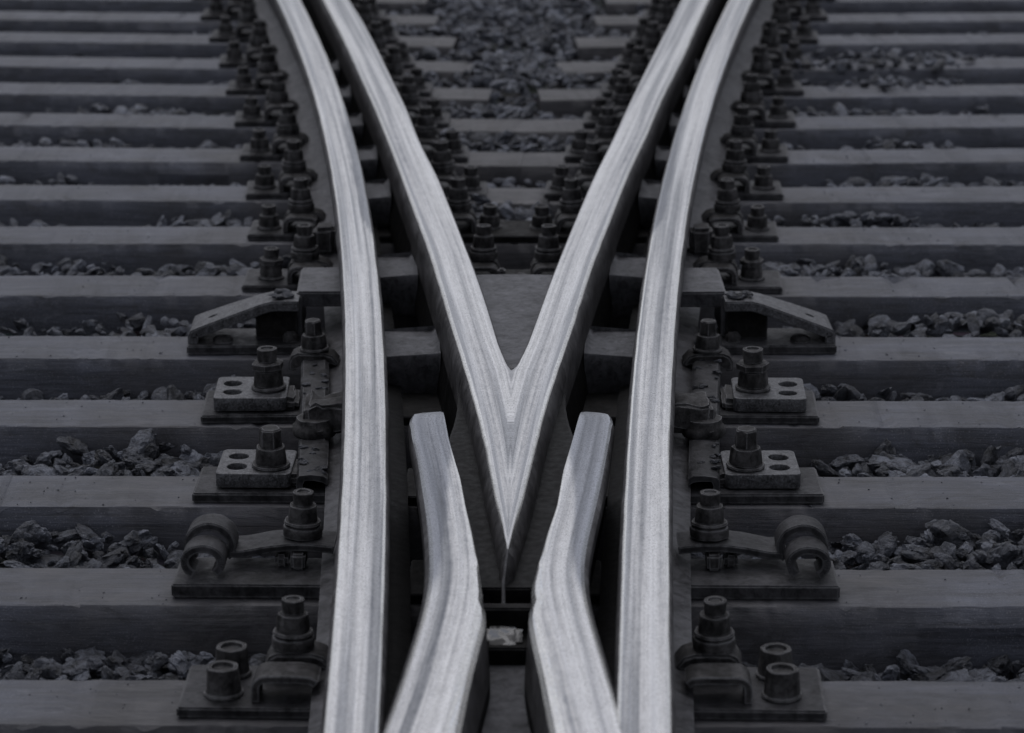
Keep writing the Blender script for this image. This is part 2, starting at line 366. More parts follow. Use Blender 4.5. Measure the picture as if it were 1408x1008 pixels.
def rail_obj(name, fx, label, gauge_side):
    t0_ = 3.3
    secs = []
    prof = [(-a, z) for a, z in RH[::-1]]+RH[1:]
    us, u = [], 0
    for i, p in enumerate(prof):
        if i: u += math.dist(prof[i-1], p)
        us.append(u)
    mid = us[len(RH)-1]
    ys = np.concatenate([np.arange(2.6, 12.9, .05)])
    for y in ys:
        dx = (fx(y+.02)-fx(y-.02))/.04; t = Vector((dx, 1)).normalized(); nrm = Vector((t.y, -t.x))
        j = .0006*noise.noise(Vector((y*3, fx(0)*5, 0)))
        pts = []
        for a, z in prof:
            jj = .0009*noise.noise(Vector((a*90, y*9, 3))) if z > .13 and abs(a) > .02 else 0
            pts.append((fx(y)+nrm.x*(a+jj), y+nrm.y*a, RAILZ+z+j+jj*.5))
        secs.append((pts, [q-mid+fx(1)*3 for q in us], y))
    n_ = len(RH); ms = []
    for i in range(len(prof)-1):
        a = min(n_-1-i-1 if i < n_-1 else i-n_+1, 99)      # strip index counted from the top centre
        inner_ = (i >= n_-1) == (gauge_side > 0)
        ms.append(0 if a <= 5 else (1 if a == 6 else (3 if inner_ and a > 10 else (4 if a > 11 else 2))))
    bm = loft(secs, ms)
    me = finish(bm, name, 28); at_ = me.attributes.new('dull', 'FLOAT', 'POINT')
    for i, v in enumerate(me.vertices):          # sliver no wheel touches along the inner shoulder
        y = v.co.y; t = gauge_side*(v.co.x-fx(y))/.0366+.10*noise.noise(Vector((y*7, t0_, 0)))
        lim = float(np.interp(y, [6.4, 6.52, 7.0, 7.6, 8.1], [1.15, .50, .42, .72, 1.15]))
        at_.data[i].value = min(1, max(0, (t-lim)/.10+.5))*.95 if v.co.z > .15 else 0
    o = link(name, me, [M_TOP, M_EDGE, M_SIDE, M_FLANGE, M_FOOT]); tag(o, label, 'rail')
    return o
rail_obj('rail', XL, 'leftmost polished rail curving away to the upper left, outside the V', 1)
rail_obj('rail', XR, 'rightmost polished rail curving away to the upper right, outside the V', -1)

# --- traced edges -> X as a function of Y on the running surface
def edge(px, z=HR):
    W = sorted([at(x, y, z)[::-1] for x, y in px]); Y = np.array([a for a, _ in W]); X = np.array([b_ for _, b_ in W])
    def f(y):
        if y > Y[-1]: return float(X[-1]+(y-Y[-1])*(X[-1]-X[-3])/(Y[-1]-Y[-3]))
        if y < Y[0]: return float(X[0]+(y-Y[0])*(X[2]-X[0])/(Y[2]-Y[0]))
        return float(np.interp(y, Y, X))
    f.lo, f.hi = Y[0], Y[-1]
    return f
def smooth(f, wdt=.10, keep=None):
    def g(y):
        if keep and y > keep: return f(y)
        return sum(f(y+wdt*t)*w_ for t, w_ in ((-1, .15), (-.5, .22), (0, .26), (.5, .22), (1, .15)))
    g.lo, g.hi = f.lo, f.hi; return g
Y_of = lambda py, z=HR: at(704, py, z)[1]
# V outer and inner edges
VLo = edge([(445.4,0),(463,34),(483,75.5),(499,111),(515,147),(536,199),(560,264),(571,295),(587,336),(603,389),(619,443),(637,500),(651.5,550),(666,607),(674.6,657),(688,713),(697,750)])
VLi = edge([(481,0),(499,28),(519,65.6),(539,107),(559,147),(579.6,199),(603,243),(626,300),(641,339),(657,379),(669,414),(683.6,461),(694,496),(703,505)])
VRi = edge([(936,0),(921.4,30),(903.5,63.6),(883.6,103),(864,143),(838,199),(814,246),(791,300),(776,336),(758.6,379),(744,418),(730,457),(714,498),(706,505)])
VRo = edge([(974,0),(958,34),(944,67.6),(926,103),(910,135),(887,190),(869.6,225),(855.7,259.5),(837.8,305),(822,345),(812,372),(800,410),(788,448),(766,511),(751,557),(737,614),(727,657),(710,717),(699,750)])
VLo, VRo = smooth(VLo, .12), smooth(VRo, .12)
VLi, VRi = smooth(VLi, .12, None), smooth(VRi, .12, None)
YV, YT = Y_of(505), Y_of(750)
YTB = 4.300                                              # foot of the raked nose tip
def cl(y): return (VLo(y)+VRo(y))/2
def v_half(s):
    """one leg of the V with its half of the nose, s=-1 left, 1 right"""
    fo = VLo if s < 0 else VRo; fi = VLi if s < 0 else VRi
    ys = list(np.arange(12.9, 6.6, -.06))+list(np.arange(6.6, YT+.02, -.03))+[YT+.012, YT, 4.337, YTB]
    secs = []; K = 9
    for y in ys:
        yy = max(y, YT+.004); xo = fo(yy); zt = HR
        if y < YT: xo = CX+.003*s; zt = .150 if y > YTB+.01 else .112
        xi = fi(yy) if y > YV else cl(yy) if y >= YT-.0001 else CX
        if y <= YV+.05 and y > YV: 
            t = (YV+.05-y)/.05; xi = xi*(1-t)+cl(yy)*t if False else xi
        wd = abs(xi-xo); bo = min(.0065, wd*.25); bi = .004 if y > YV else 0
        if y < YT+.35: zt -= .006*max(0, min(1, (YT+.35-y)/.35))
        pts, us = [], []; lift = .0006*noise.noise(Vector((y*5, s, 0)))
        def add(off, z, u): pts.append((xo-s*off if True else 0, y, z)); us.append(u)
        far = y > 6.6
        add(-.022 if not far else -.02, .02, -.20); add(-.018, .055, -.16); add(-.004 if far else -.010, .095, -.10)
        add(-.010 if zt > .15 else -.004, HR-.038 if zt > .15 else .09, -.035); add(-.0065 if zt > .15 else -.002, HR-.020 if zt > .15 else .10, -.02); jj = .0012*noise.noise(Vector((y*12, s*3, 1)))
        add(jj, zt-.0055, -.006); add(bo*.45+jj, zt-.0020, -.002); add(bo+jj, zt, .0)
        for q in range(1, K): add(bo+(wd-bo-bi)*q/K, zt+lift+.0006*math.sin(PI*q/K), bo+(wd-bo-bi)*q/K)
        add(wd-bi, zt, wd-bi)
        if y > YV:
            add(wd, zt-.005, wd); add(wd+.0, HR-.037, wd+.04); 
            if y > 6.25: add(wd-.022, HR-.052, wd+.06); add(wd-.024, .06, wd+.15); add(wd+.03, .04, wd+.2); add(wd+.038, .031, wd+.21); add(wd+.038, RAILZ, wd+.22)
            else: add(wd, .14, wd+.06); add(wd, .1, wd+.15); add(wd, .06, wd+.2); add(wd, .04, wd+.21); add(wd, .02, wd+.22)
        else:
            for zz, q in ((zt-.005, 0), (min(HR-.037, zt-.01), .04), (.085, .06), (.08, .15), (.06, .2), (.04, .21), (.02, .22)): add(wd, zz, wd+q)
        us = [(q*(.076/wd)**.35 if q > 0 else q) if i_ <= 6+K else q for i_, q in enumerate(us)]; secs.append((pts, us, y))
    nseg = len(secs[0][0])-1
    ms = [3, 3, 2, 2, 2, 1, 1]+[0]*(K)+[2]*(nseg-7-K)
    bm = loft(secs, ms)
    for f in bm.faces:
        if f.calc_center_median().y < YT-.004: f.material_index = 2
    return bm
bmL, bmR = v_half(-1), v_half(1)
me = finish(bmL, 'tmp', 26); me2 = finish(bmR, 'tmp2', 26)
bm = bmesh.new(); bm.from_mesh(me); bm.from_mesh(me2)
v_me = bpy.data.meshes.new('crossing_nose'); bm.to_mesh(v_me); bm.free()
vroot = empty('crossing_nose', (CX, 5.0, 0), 'V shaped steel crossing nose whose two long legs spread toward the top of the picture', 'crossing nose')
def under(root, o):
    o.parent = root; o.matrix_parent_inverse = Matrix.Translation(-root.location); return o
under(vroot, link('running_surface', v_me, [M_TOP, M_EDGE, M_SIDE, M_FLANGE]))
bm = bmesh.new(); bmesh.ops.create_icosphere(bm, subdivisions=3, radius=1)
for v in bm.verts: v.co = Vector((v.co.x*.0065, v.co.y*.016, v.co.z*.005))+noise.noise_vector(v.co*2.4)*.0030
under(vroot, link('weld_lip', finish(bm, 'weld_lip', 40), M_SIDE, None, (cl(YV), YV+.012, HR-.007)))
# filler between the legs
def poly_slab(name, pts, z0, z1, m, bev=.003):
    bm = bmesh.new(); a = [bm.verts.new((x, y, z1)) for x, y in pts]; c_ = [bm.verts.new((x, y, z0)) for x, y in pts]; k = len(pts)
    ft = bm.faces.new(a); bm.faces.new(c_[::-1])
    for i in range(k): bm.faces.new((a[i], c_[i], c_[(i+1) % k], a[(i+1) % k]))
    bmesh.ops.recalc_face_normals(bm, faces=bm.faces)
    if bev: bmesh.ops.bevel(bm, geom=list(ft.edges), offset=bev, segments=2, affect='EDGES')
    return link(name, finish(bm, name), m)
yb = Y_of(378, .155); ys_ = np.linspace(YV-.02, yb, 9)
fill = [(VLi(y)-.004, y) for y in ys_]+[(cl(yb)+t*(VRi(yb)-cl(yb)), yb+.010*(1-t*t)) for t in (-.6, 0, .6)]+[(VRi(y)+.004, y) for y in ys_[::-1]]
under(vroot, poly_slab('web_filler', fill, .02, .155, M_CAST, .004))
# flangeway floor beside the nose, step, oily pocket, throat floor
WLi = edge([(610,564),(617.5,603.5),(628,640),(633.5,657),(641,695),(650,731),(657,768),(662.6,804),(664.5,815),(662,822),(668.5,835),(668,851),(660,879.5),(650,917),(640.6,961),(631.6,1005)])
WRi = edge([(798,564),(787,603.5),(774,647),(765,695),(752,731),(743,764),(735.7,786),(731,800),(730.4,812),(733,822),(726.4,837),(727.5,855),(732,879.5),(741,917),(749,961),(757.6,1005)])
def floor_part(y0, y1, z0, z1, m, name, extra=.01, bev=.003):
    ys = np.linspace(y0, y1, max(2, int((y1-y0)/.05)))
    def xe(f, vf, y, sg):
        t = max(0, (y-5.0)/.38); return (f(min(y, Y_of(566)))+sg*extra)*(1-t)+(vf(y)+sg*.012)*t
    pts = [(xe(WLi, VLo, y, -1), y) for y in ys]+[(xe(WRi, VRo, y, 1), y) for y in ys[::-1]]
    return under(vroot, poly_slab(name, pts, z0, z1, m, bev))
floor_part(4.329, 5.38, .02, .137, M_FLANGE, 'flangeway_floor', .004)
floor_part(4.200, 4.329-.002, .02, .088, M_DARK, 'throat_step', .003)
floor_part(4.212, 4.279, .089, .130, M_DARK, 'step_block', .003) if False else None
under(vroot, poly_slab('step_block', [(WLi(4.28)-.004, 4.262), (WLi(4.28)-.004, 4.285), (WRi(4.28)+.004, 4.285), (WRi(4.28)+.004, 4.262)], .088, .129, M_DARK, .003))
bm = bmesh.new()
for i, (xa, xb, ya, yb2) in enumerate(((-.031, .030, 4.212, 4.252),)):
    gx, gy = 7, 7; gr_ = [[bm.verts.new((CX+xa+(xb-xa)*p/6+(.002*noise.noise(Vector((q*.9, i*4, p)))), ya+(yb2-ya)*q/6, .0885+.015*q/6+.0012*noise.noise(Vector((p*.7, q*.7, i*9))))) for p in range(gx)] for q in range(gy)]
    for q in range(6):
        for p in range(6):
            if (q in (0, 5)) and (p in (0, 5)): continue
            bm.faces.new((gr_[q][p], gr_[q][p+1], gr_[q+1][p+1], gr_[q+1][p]))
under(vroot, link('oil_patch', finish(bm, 'oil_patch', 80), M_WET))
floor_part(2.7, 4.2-.002, .02, .062, M_CAST, 'throat_floor', .004)
# plates under the crossing on every near sleeper
for k in range(-1, 7):
    y1 = ROWS[k]-.006; y0 = y1-.165
    xa = XL(y1)+.078; xb = XR(y1)-.078
    under(vroot, link('base_plate', box_mesh('base_plate', xa, xb, y0, y1, .0, .0185, bev=.002), M_DARK))
# wing rails
def wing(s):
    if s < 0:
        fo = edge([(600,563.6),(580,565),(568,568),(563.5,577),(567.5,600),(575.5,625.5),(583.5,671),(589.5,709),(592.4,739),(594,775),(593.5,797),(590,817),(580,859),(567,898),(551,951),(529,1008)])
        fi = WLi
    else:
        fo = edge([(808,563.6),(825,564.5),(838,568),(842,577),(837,600),(831.7,629),(820,679),(808,729),(801,760),(799.3,785),(800,803),(804,825),(813,859),(822,889),(831,919),(857,1008)])
        fi = WRi
    yt = Y_of(563.9); fo2 = smooth(fo, .08, 5.02); fi2 = smooth(fi, .012)
    ys = [yt, yt-.003, yt-.007, yt-.012, yt-.02, yt-.03, yt-.045]+list(np.arange(yt-.07, 4.36, -.03))+list(np.arange(4.36, 4.22, -.008))+list(np.arange(4.22, 2.6, -.035))
    secs = []; K = 24
    bevf = lambda y: float(np.interp(y, [3.6, 4.2, 4.25, 4.285, 4.30, 4.36, 4.5, 4.75, 5.0], [.019, .017, .013, .011, .0045, .008, .006, .003, .002]))
    for y in ys:
        xo, xi = fo2(y), fi2(y); wd = abs(xi-xo); bi = bevf(y); bo = .003
        endt = max(0, (y-(yt-.06))/.06)
        zt = HR-.004*endt**2
        pts, us = [], []
        def add(off, z, u): pts.append((xo-s*off, y, z)); us.append(u)
        sh = .35+.65*max(0, min(1, (5.05-y)/.4)); add(.010, .02, -.2); add(.010, .10, -.15); add(-.006*sh, HR-.052, -.06); add(-.012*sh, zt-.030, -.03); add(-.010*sh, zt-.014, -.018); add(-.0035*sh, zt-.0045, -.006); add(bo, zt, 0)
        K2 = K
        for q in range(1, K): add(bo+(wd-bo-bi)*q/K, zt+.0008*math.sin(PI*q/K), (wd-bo-bi)*q/K)
        add(wd-bi, zt, wd-bi); add(wd-bi*.35, zt-bi*.22, wd-bi*.4); add(wd, zt-bi*.65-.001, wd); add(wd+.002, HR-.045, wd+.04); add(wd+.006, .09, wd+.1); add(wd+.006, .02, wd+.18)
        secs.append((pts, [q+(.9 if s < 0 else 1.4) for q in us], y))
    ms = [3, 3, 2, 2, 2, 1]+[0]*K+[1, 1, 2, 2, 3]
    bm = loft(secs, ms)
    me = finish(bm, 'wing_rail', 26); at_ = me.attributes.new('dull', 'FLOAT', 'POINT')
    for i, v in enumerate(me.vertices):          # the part no wheel touches stays dull
        y = v.co.y; t = abs(v.co.x-fo2(y))/max(1e-4, abs(fi2(y)-fo2(y)))+.05*noise.noise(Vector((v.co.x*60, y*14, 0)))
        lim = float(np.interp(y, [4.1, 4.25, 4.5, 4.75, 4.95], [-.1, .15, .42, .75, 1.2]))
        at_.data[i].value = min(1, max(0, (lim-t)/.14+.5))
    return me
wl = link('wing_rail', wing(-1), [M_TOP, M_EDGE, M_SIDE, M_FLANGE]); tag(wl, 'short bent wing rail left of the nose tip, its dull far end rounded', 'wing rail', 'pair of wing rails')
wr = link('wing_rail', wing(1), [M_TOP, M_EDGE, M_SIDE, M_FLANGE]); tag(wr, 'short bent wing rail right of the nose tip, its dull far end rounded', 'wing rail', 'pair of wing rails')

# ---------------------------------------------------------------- spacer blocks between outer rails and V legs
def spacer(s, ya, yc, z0, z1, label):
    """ya back, yc front"""
    fo, fr = (VLo, XL) if s < 0 else (VRo, XR)
    bm = bmesh.new(); inn = lambda y: fo(y)-s*(-.004); out = lambda y: fr(y)-s*.011
    def ring(z, g, h=0):
        return [bm.verts.new((x, y, z)) for x, y in ((inn(ya)-s*g*0, ya-g*.4), (out(ya), ya-g*.4), (out(yc), yc+g), (inn(yc)+s*(.010+h), yc+g))]
    rs = [ring(z0, .012, .014), ring(z0+.012, .002, .006), ring(z1-.004, 0), ring(z1, .004)]
    rs[3][0].co.x -= s*.0; rs[3][0].co.z += .012; rs[3][3].co.z += .010
    fs = []
    for A, B in zip(rs, rs[1:]):
        for k in range(4): bm.faces.new((A[k], A[(k+1) % 4], B[(k+1) % 4], B[k]))
    bm.faces.new(rs[0][::-1])
    # top with a fillet rising to the V leg
    T = rs[3]; m1 = bm.verts.new(T[0].co*1); m2 = bm.verts.new(T[3].co*1)
    for vv in (m1, m2): vv.co.x += s*.014; vv.co.z = z1
    bm.faces.new((T[1], T[2], m2, m1)); bm.faces.new((m1, m2, T[3], T[0])); bm.faces.new((T[2], T[3], m2)); bm.faces.new((T[0], T[1], m1))
    bmesh.ops.recalc_face_normals(bm, faces=bm.faces)
    o = link('spacer_block', finish(bm, 'spacer_block', 40), [M_CAST]); 
    return tag(o, label, 'spacer block', 'spacer blocks between rail and V')
SB = [(455, 493, .0, .092), (353, 384, .0, .092), (251.5, 276, .02, .092), (205, 224, .02, .092), (160, 177, .02, .085), (122, 137, .02, .085), (86, 100, .02, .085)]
names = ['big cast block wedged between the %s rail and the V, nearest of its row', 'big cast block between the %s rail and the V, second nearest', 'smaller block between the %s rail and the V, third nearest', 'smaller block between the %s rail and the V, fourth nearest', 'block deep in the %s gap, fifth nearest', 'block deep in the %s gap, sixth nearest', 'block deep in the %s gap, farthest of its row']
for i, (pa, pc, z0, z1) in enumerate(SB):
    for s in (-1, 1): spacer(s, Y_of(pa, z1), Y_of(pc, z1), z0, z1, names[i] % ('left' if s < 0 else 'right'))

# ---------------------------------------------------------------- fastenings
def nut_mesh(kind):
    bm = bmesh.new()
    if kind == 'bolt': pr = [(.014, 0, 0), (.0165, .001, 0), (.0178, .018, 0), (.0172, .0225, 0), (.0155, .0235, 0), (.0115, .0232, 0), (.010, .0195, 0), (.002, .020, 0)]; hx = 0
    if kind == 'square_bolt': pr = [(.017, 0, 0), (.0185, .002, 1), (.0175, .020, 1), (.017, .028, 1), (.014, .0305, .6), (.002, .029, 0)]; hx = .9
    if kind == 'nut': pr = [(.0255, 0, .5), (.0262, .003, .8), (.0240, .022, 1), (.0225, .0265, .7), (.0195, .0280, .1), (.004, .0285, 0)]; hx = .55
    if kind == 'collar': pr = [(.022, 0, 1), (.0275, .002, 1), (.0275, .012, 1), (.024, .0145, .6), (.004, .015, 0)]; hx = .8
    if kind == 'cap_nut': pr = [(.0275, 0, .6), (.0272, .004, .8), (.0250, .034, 1), (.0238, .0395, .7), (.0215, .0405, .2), (.0175, .0395, 0), (.0160, .033, 0), (.002, .034, 0)]; hx = .4
    if kind == 'washer': pr = [(.026, 0, 0), (.0300, .0008, 0), (.0312, .004, 0), (.0300, .0068, 0), (.024, .0075, 0), (.002, .0078, 0)]; hx = 0
    if kind == 'seat': pr = [(.0290, 0, 0), (.0330, .002, 0), (.0335, .014, 0), (.0318, .018, 0), (.0295, .0190, 0), (.0305, .022, 0), (.0318, .025, 0), (.0300, .0285, 0), (.025, .029, 0), (.002, .029, 0)]; hx = 0
    bm_lathe(bm, pr, 36, hx, dent=.0011, seed=hash(kind) % 7 if False else len(kind))
    return finish(bm, kind, 40)
NUT = {}
for k_ in ('bolt', 'square_bolt', 'nut', 'collar', 'cap_nut', 'washer', 'seat'):
    NUT[k_] = [nut_mesh(k_)]
    for q in (1, 2):
        c_ = NUT[k_][0].copy(); roughen(c_, .0011, 45, q*3+len(k_)); NUT[k_].append(c_)
def pick(k_): return random.choice(NUT[k_])
def bolt_assembly(root, x, y, z, kind='std', k=1):
    """part: bolt, with washer and nut as sub-parts"""
    rz = random.uniform(0, 6.28); lean = (random.uniform(-.04, .04), random.uniform(-.04, .04))
    if kind == 'cap':
        o = link('cap_nut', pick('cap_nut'), M_RUST, root, (x, y, z+.007), rz)
        link('washer', pick('washer'), M_RUST, o, (0, 0, -.007)); return o
    if kind == 'clamp': zs, h = [('washer_seat', 'seat', 0)], .029
    else: zs, h = [('washer', 'washer', 0)], .0075
    zs.append(('nut', 'nut', h)); zt = h+.0275
    if kind == 'double': zs.append(('lock_nut', 'collar', zt)); zt += .0145
    b_ = link('bolt', pick('square_bolt' if kind == 'square' else 'bolt'), M_RUST, root, (x, y, z+zt), rz)
    b_.rotation_euler.x, b_.rotation_euler.y = lean
    if k != 1: b_.scale = (k, k, k); b_.location.z = z+zt*k
    for nm, k_, hz in zs: link(nm, pick(k_), M_RUST, b_, (0, 0, hz-zt), random.uniform(0, 6))
    return b_
MC = {}
def cached(key, side, fn):
    """mesh built for the left side (outward = -x), mirrored for the right"""
    if (key, side) not in MC:
        if (key, -1) not in MC: MC[(key, -1)] = fn()
        if side == 1: MC[(key, 1)] = mirror_x(MC[(key, -1)])
    return MC[(key, side)]
# local coordinates: origin at the rail foot edge on the sleeper top; out = -x for side -1
def arch_mesh(o0, o1, h, y0, y1, t=.011, z0=.018):
    def fn():
        bm = bmesh.new(); r = .016
        path = [(-o1+t/2, z0+.001)]+[(-o1+t/2, z0+.3*(h-z0))]
        for k in range(7):
            a = PI-PI/2*k/6; path.append((-o1+t/2+r+r*math.cos(a), h-t/2-r+r*math.sin(a)))
        path += [(-o0-.028, h-t/2), (-o0-.008, h-t/2-.002), (-o0, h-t/2-.008)]
        bm_strip(bm, path, t, y0, y1); return roughen(finish(bm, 'clip_arch', 40), .0010, 40, 2)
    return fn
def clampbody_mesh(y0, y1, z0, z1):
    def fn():
        bm = bmesh.new()
        out = [(-.078, .022), (-.078, z1-.020), (-.070, z1-.006), (-.058, z1), (-.004, z1), (.014, z1-.006), (.026, z1-.020), (.024, z1-.030), (.002, z0+.004), (-.050, z0), (-.060, z0-.008), (-.063, .022)]
        bm_prism_xz(bm, out[::-1], y0, y1, .004); return roughen(finish(bm, 'rail_clamp', 45), .0014, 38, 5)
    return fn
def foot_x(side, y, inner=False):
    if not inner: return (XL(y)-.075) if side < 0 else (XR(y)+.075)
    return (VLi(y)+.038) if side > 0 else (VRi(y)-.038)         # plates inside the V
def row_mid(k, x): return yback(k, x)-.075
def generic(k, side, inner, label, group, plate_o=.163, outer='std'):
    y = ROWS[k]-.08
    for _ in range(3): y = row_mid(k, foot_x(side, y, inner)+side*.08)
    fx_ = foot_x(side, y, inner)
    dx = (foot_x(side, y+.05, inner)-foot_x(side, y-.05, inner))/.1
    r = empty('rail_fastening', (fx_, y, 0), label, 'rail fastening', group)
    r.rotation_euler.z = -math.atan(dx)*.15+math.radians(random.uniform(-3, 3))
    link('base_plate', cached('plate%.3f' % plate_o, side, lambda: roughen(box_mesh('base_plate', -plate_o, .03, -.078, .080, .001, .0165, bev=.003), .001, 20, 3)), M_PLATE, r)
    link('clip_arch', cached('archg', side, arch_mesh(-.004, .075, .058, -.066, -.022)), M_RUST, r)
    link('rail_clamp', cached('clampg', side, clampbody_mesh(-.018, .040, .040, .060)), M_RUST, r)
    bolt_assembly(r, side*.036+random.uniform(-.004, .004), .010+random.uniform(-.005, .005), .060, 'clamp')
    if plate_o > .14: bolt_assembly(r, side*(.113 if not inner else .110)+random.uniform(-.003, .003), -.004+random.uniform(-.005, .005), .0165, outer)
    return r
SN = {-1: 'left', 1: 'right'}
for s in (-1, 1):
    for k in range(5, 16):
        if k == 5: lb = 'rusty tall double-nut fastening directly behind the sloping bracket, outside the %s rail' % SN[s]
        elif k == 15: lb = 'rusty two-bolt fastening outside the %s rail beyond the eleventh row, farthest away' % SN[s]
        else: lb = 'rusty two-bolt fastening outside the %s rail, %s row beyond the sloping bracket' % (SN[s], ORD[k-4])
        generic(k, s, False, lb, 'two-bolt fastenings outside the rails', .18 if k == 5 else .163, 'double' if k == 5 else 'std')
    for k in range(5, 16):
        side = 1 if s < 0 else -1
        if k == 5: lb = 'rusty single clamp bolt tucked deepest in the V against its %s leg' % SN[s]
        else: lb = 'rusty two-bolt fastening inside the V along its %s leg, %s from the point' % (SN[s], ORD[k-5])
        generic(k, side, True, lb, 'fastenings inside the V', .095 if k == 5 else .155)

def base(k, s, y0, y1, oo, th, label, cat='rail fastening', name='rail_fastening', group=None):
    ym = (y0+y1)/2; fx_ = foot_x(s, ym)
    r = empty(name, (fx_, ym, 0), label, cat, group)
    r.rotation_euler.z = math.radians(random.uniform(-1.8, 1.8))
    link('base_plate', roughen(box_mesh('base_plate', *(sorted((s*oo, -s*.03))), y0-ym, y1-ym, .001, th, bev=.003), .0012, 16, k+s), M_PLATE, r)
    return r, ym, fx_
for s in (-1, 1):
    L = SN[s]
    # row 0: two cap nuts on a plate, arch and clamp bolt
    r, ym, fx_ = base(0, s, 4.127, 4.300, .20, .018, 'baseplate with two open cap nuts at the bottom of the picture, beside the %s rail' % L, group='near fastenings')
    link('clip_arch', cached('arch0', s, arch_mesh(-.010, .088, .062, 4.148-ym, 4.205-ym, .012)), M_RUST, r)
    link('rail_clamp', cached('clamp0', s, clampbody_mesh(4.236-ym, 4.300-ym, .042, .062)), M_RUST, r)
    bolt_assembly(r, s*.034, 4.268-ym, .062, 'clamp')
    bolt_assembly(r, s*.134, 4.181-ym, .018, 'cap'); bolt_assembly(r, s*.130, 4.262-ym, .018, 'cap')
    # row 1: double ring spring clip
    r, ym, fx_ = base(1, s, 4.632, 4.765, .246, .026, 'baseplate with a double ring spring clip and one nut beside the %s rail' % L, group='near fastenings')
    def ring(cx, cz, a, b_, t, y0, y1, gap0, gap1):
        def fn():
            bm = bmesh.new(); path = []
            for q in range(33):
                th_ = math.radians(gap1+(gap0-gap1)*q/32); path.append((cx+a*math.cos(th_), cz+b_*math.sin(th_)))
            bm_strip(bm, path, t, y0, y1, .002); return roughen(finish(bm, 'spring_ring', 40), .0008, 40, 1)
        return fn
    link('spring_ring', cached('ringf', s, ring(-.195, .0565, .0305, .0245, .014, 4.652-ym, 4.706-ym, -50, 238)), M_PLATE, r)
    link('spring_ring', cached('ringb', s, ring(-.190, .066, .037, .033, .014, 4.712-ym, 4.762-ym, -40, 228)), M_PLATE, r)
    def armf():
        bm = bmesh.new(); bm_strip(bm, [(-.158, .050), (-.135, .050), (-.09, .059), (-.055, .063), (-.02, .063), (.02, .058)], .013, 4.712-ym, 4.790-ym, .002)
        return roughen(finish(bm, 'clip_arm', 40), .001, 40, 9)
    link('clip_arm', cached('arm', s, armf), M_PLATE, r)
    def lug():
        bm = bmesh.new(); bm_box(bm, -.052, -.028, 4.70-ym, 4.75-ym, .026, .054, bev=.004); bm_box(bm, -.082, -.058, 4.715-ym, 4.76-ym, .026, .048, bev=.006); return roughen(finish(bm, 'lug'), .002, 50, 4)
    link('lug', cached('lug', s, lug), M_RUST, r)
    bolt_assembly(r, s*.034, 4.755-ym, .070, 'clamp')
    # rows 2 and 3: loose pad with two holes held by one bolt
    for k, (y0, y1, oo, th, sy0, sy1, so, no, ny, kind) in {2: (5.118, 5.275, .240, .020, 5.140, 5.285, .199, .100, 5.182, 'square'), 3: (5.608, 5.783, .248, .018, 5.625, 5.775, .224, .118, 5.690, 'double')}.items():
        r, ym, fx_ = base(k, s, y0, y1, oo, th, ('nearer' if k == 2 else 'farther')+' two-holed steel pad bolted on its baseplate beside the %s rail' % L, group='near fastenings')
        xs = sorted((s*so, s*(no-.040)))
        hx = s*(so-.036)
        pm = plate_mesh('holed_pad', rounded_rect(xs[0], xs[1], sy0-ym, sy1-ym, .012), [(hx, sy0-ym+.043, .0185), (hx+s*.003, sy0-ym+.103, .0185)], th+.003, th+.031, .0025)
        o = link('holed_pad', roughen(pm, .0010, 30, k*s), M_PIT, r)
        bolt_assembly(r, s*no, ny-ym, th+.031, kind, 1.16)
        bm = bmesh.new(); bm_box(bm, *sorted((s*(no-.062), s*(no-.028))), sy0-ym+.012, sy1-ym-.03, th, th+.024, bev=.008); subdivided(bm, 2)
        link('weld_lump', roughen(finish(bm, 'weld_lump', 60), .0055, 42, k+s), M_RUST, r)
    # row 4: sloping brace bracket reaching to the rail web
    r, ym, fx_ = base(4, s, 6.095, 6.235, .295, .021, 'sloping steel brace bracket rising from its plate to the %s rail' % L, 'rail brace', 'rail_brace')
    def bar():
        bm = bmesh.new(); rows = []
        P = [(-.294, .003, .125), (-.294, .036, .128), (-.288, .049, .128), (-.276, .055, .125), (-.205, .082, .110), (-.135, .108, .096), (-.112, .114, .092), (-.055, .114, .090)]
        t = .022
        for i, (x, z, dpt) in enumerate(P):
            a = Vector(P[min(i+1, 7)][:2])-Vector(P[max(i-1, 0)][:2]); a.normalize(); nx, nz = a.y, -a.x
            y0 = 6.112-ym; rows.append([bm.verts.new(q) for q in ((x, y0, z), (x, y0+dpt, z), (x+nx*t, y0+dpt, z+nz*t), (x+nx*t, y0, z+nz*t))])
        for A, B in zip(rows, rows[1:]):
            for q in range(4): bm.faces.new((A[q], A[(q+1) % 4], B[(q+1) % 4], B[q]))
        bm.faces.new(rows[0][::-1]); bm.faces.new(rows[-1])
        bmesh.ops.recalc_face_normals(bm, faces=bm.faces)
        bmesh.ops.bevel(bm, geom=[e for e in bm.edges if abs(e.verts[0].co.y-e.verts[1].co.y) < .01], offset=.003, segments=2, affect='EDGES')
        me_ = finish(bm, 'brace_bar', 40)
        o_ = bpy.data.objects.new('t', me_); COL.objects.link(o_)
        bc = bmesh.new(); bmesh.ops.create_cone(bc, cap_ends=True, segments=20, radius1=.009, radius2=.009, depth=.12)
        bmesh.ops.scale(bc, vec=(1.2, 1, 1), verts=bc.verts); bmesh.ops.translate(bc, vec=(-.243, 6.17-ym, .07), verts=bc.verts)
        cme = bpy.data.meshes.new('c'); bc.to_mesh(cme); bc.free(); oc = bpy.data.objects.new('c', cme); COL.objects.link(oc)
        md = o_.modifiers.new('b', 'BOOLEAN'); md.object = oc; md.operation = 'DIFFERENCE'; md.solver = 'EXACT'
        dg = bpy.context.evaluated_depsgraph_get(); res = bpy.data.meshes.new_from_object(o_.evaluated_get(dg)); res.materials.clear()
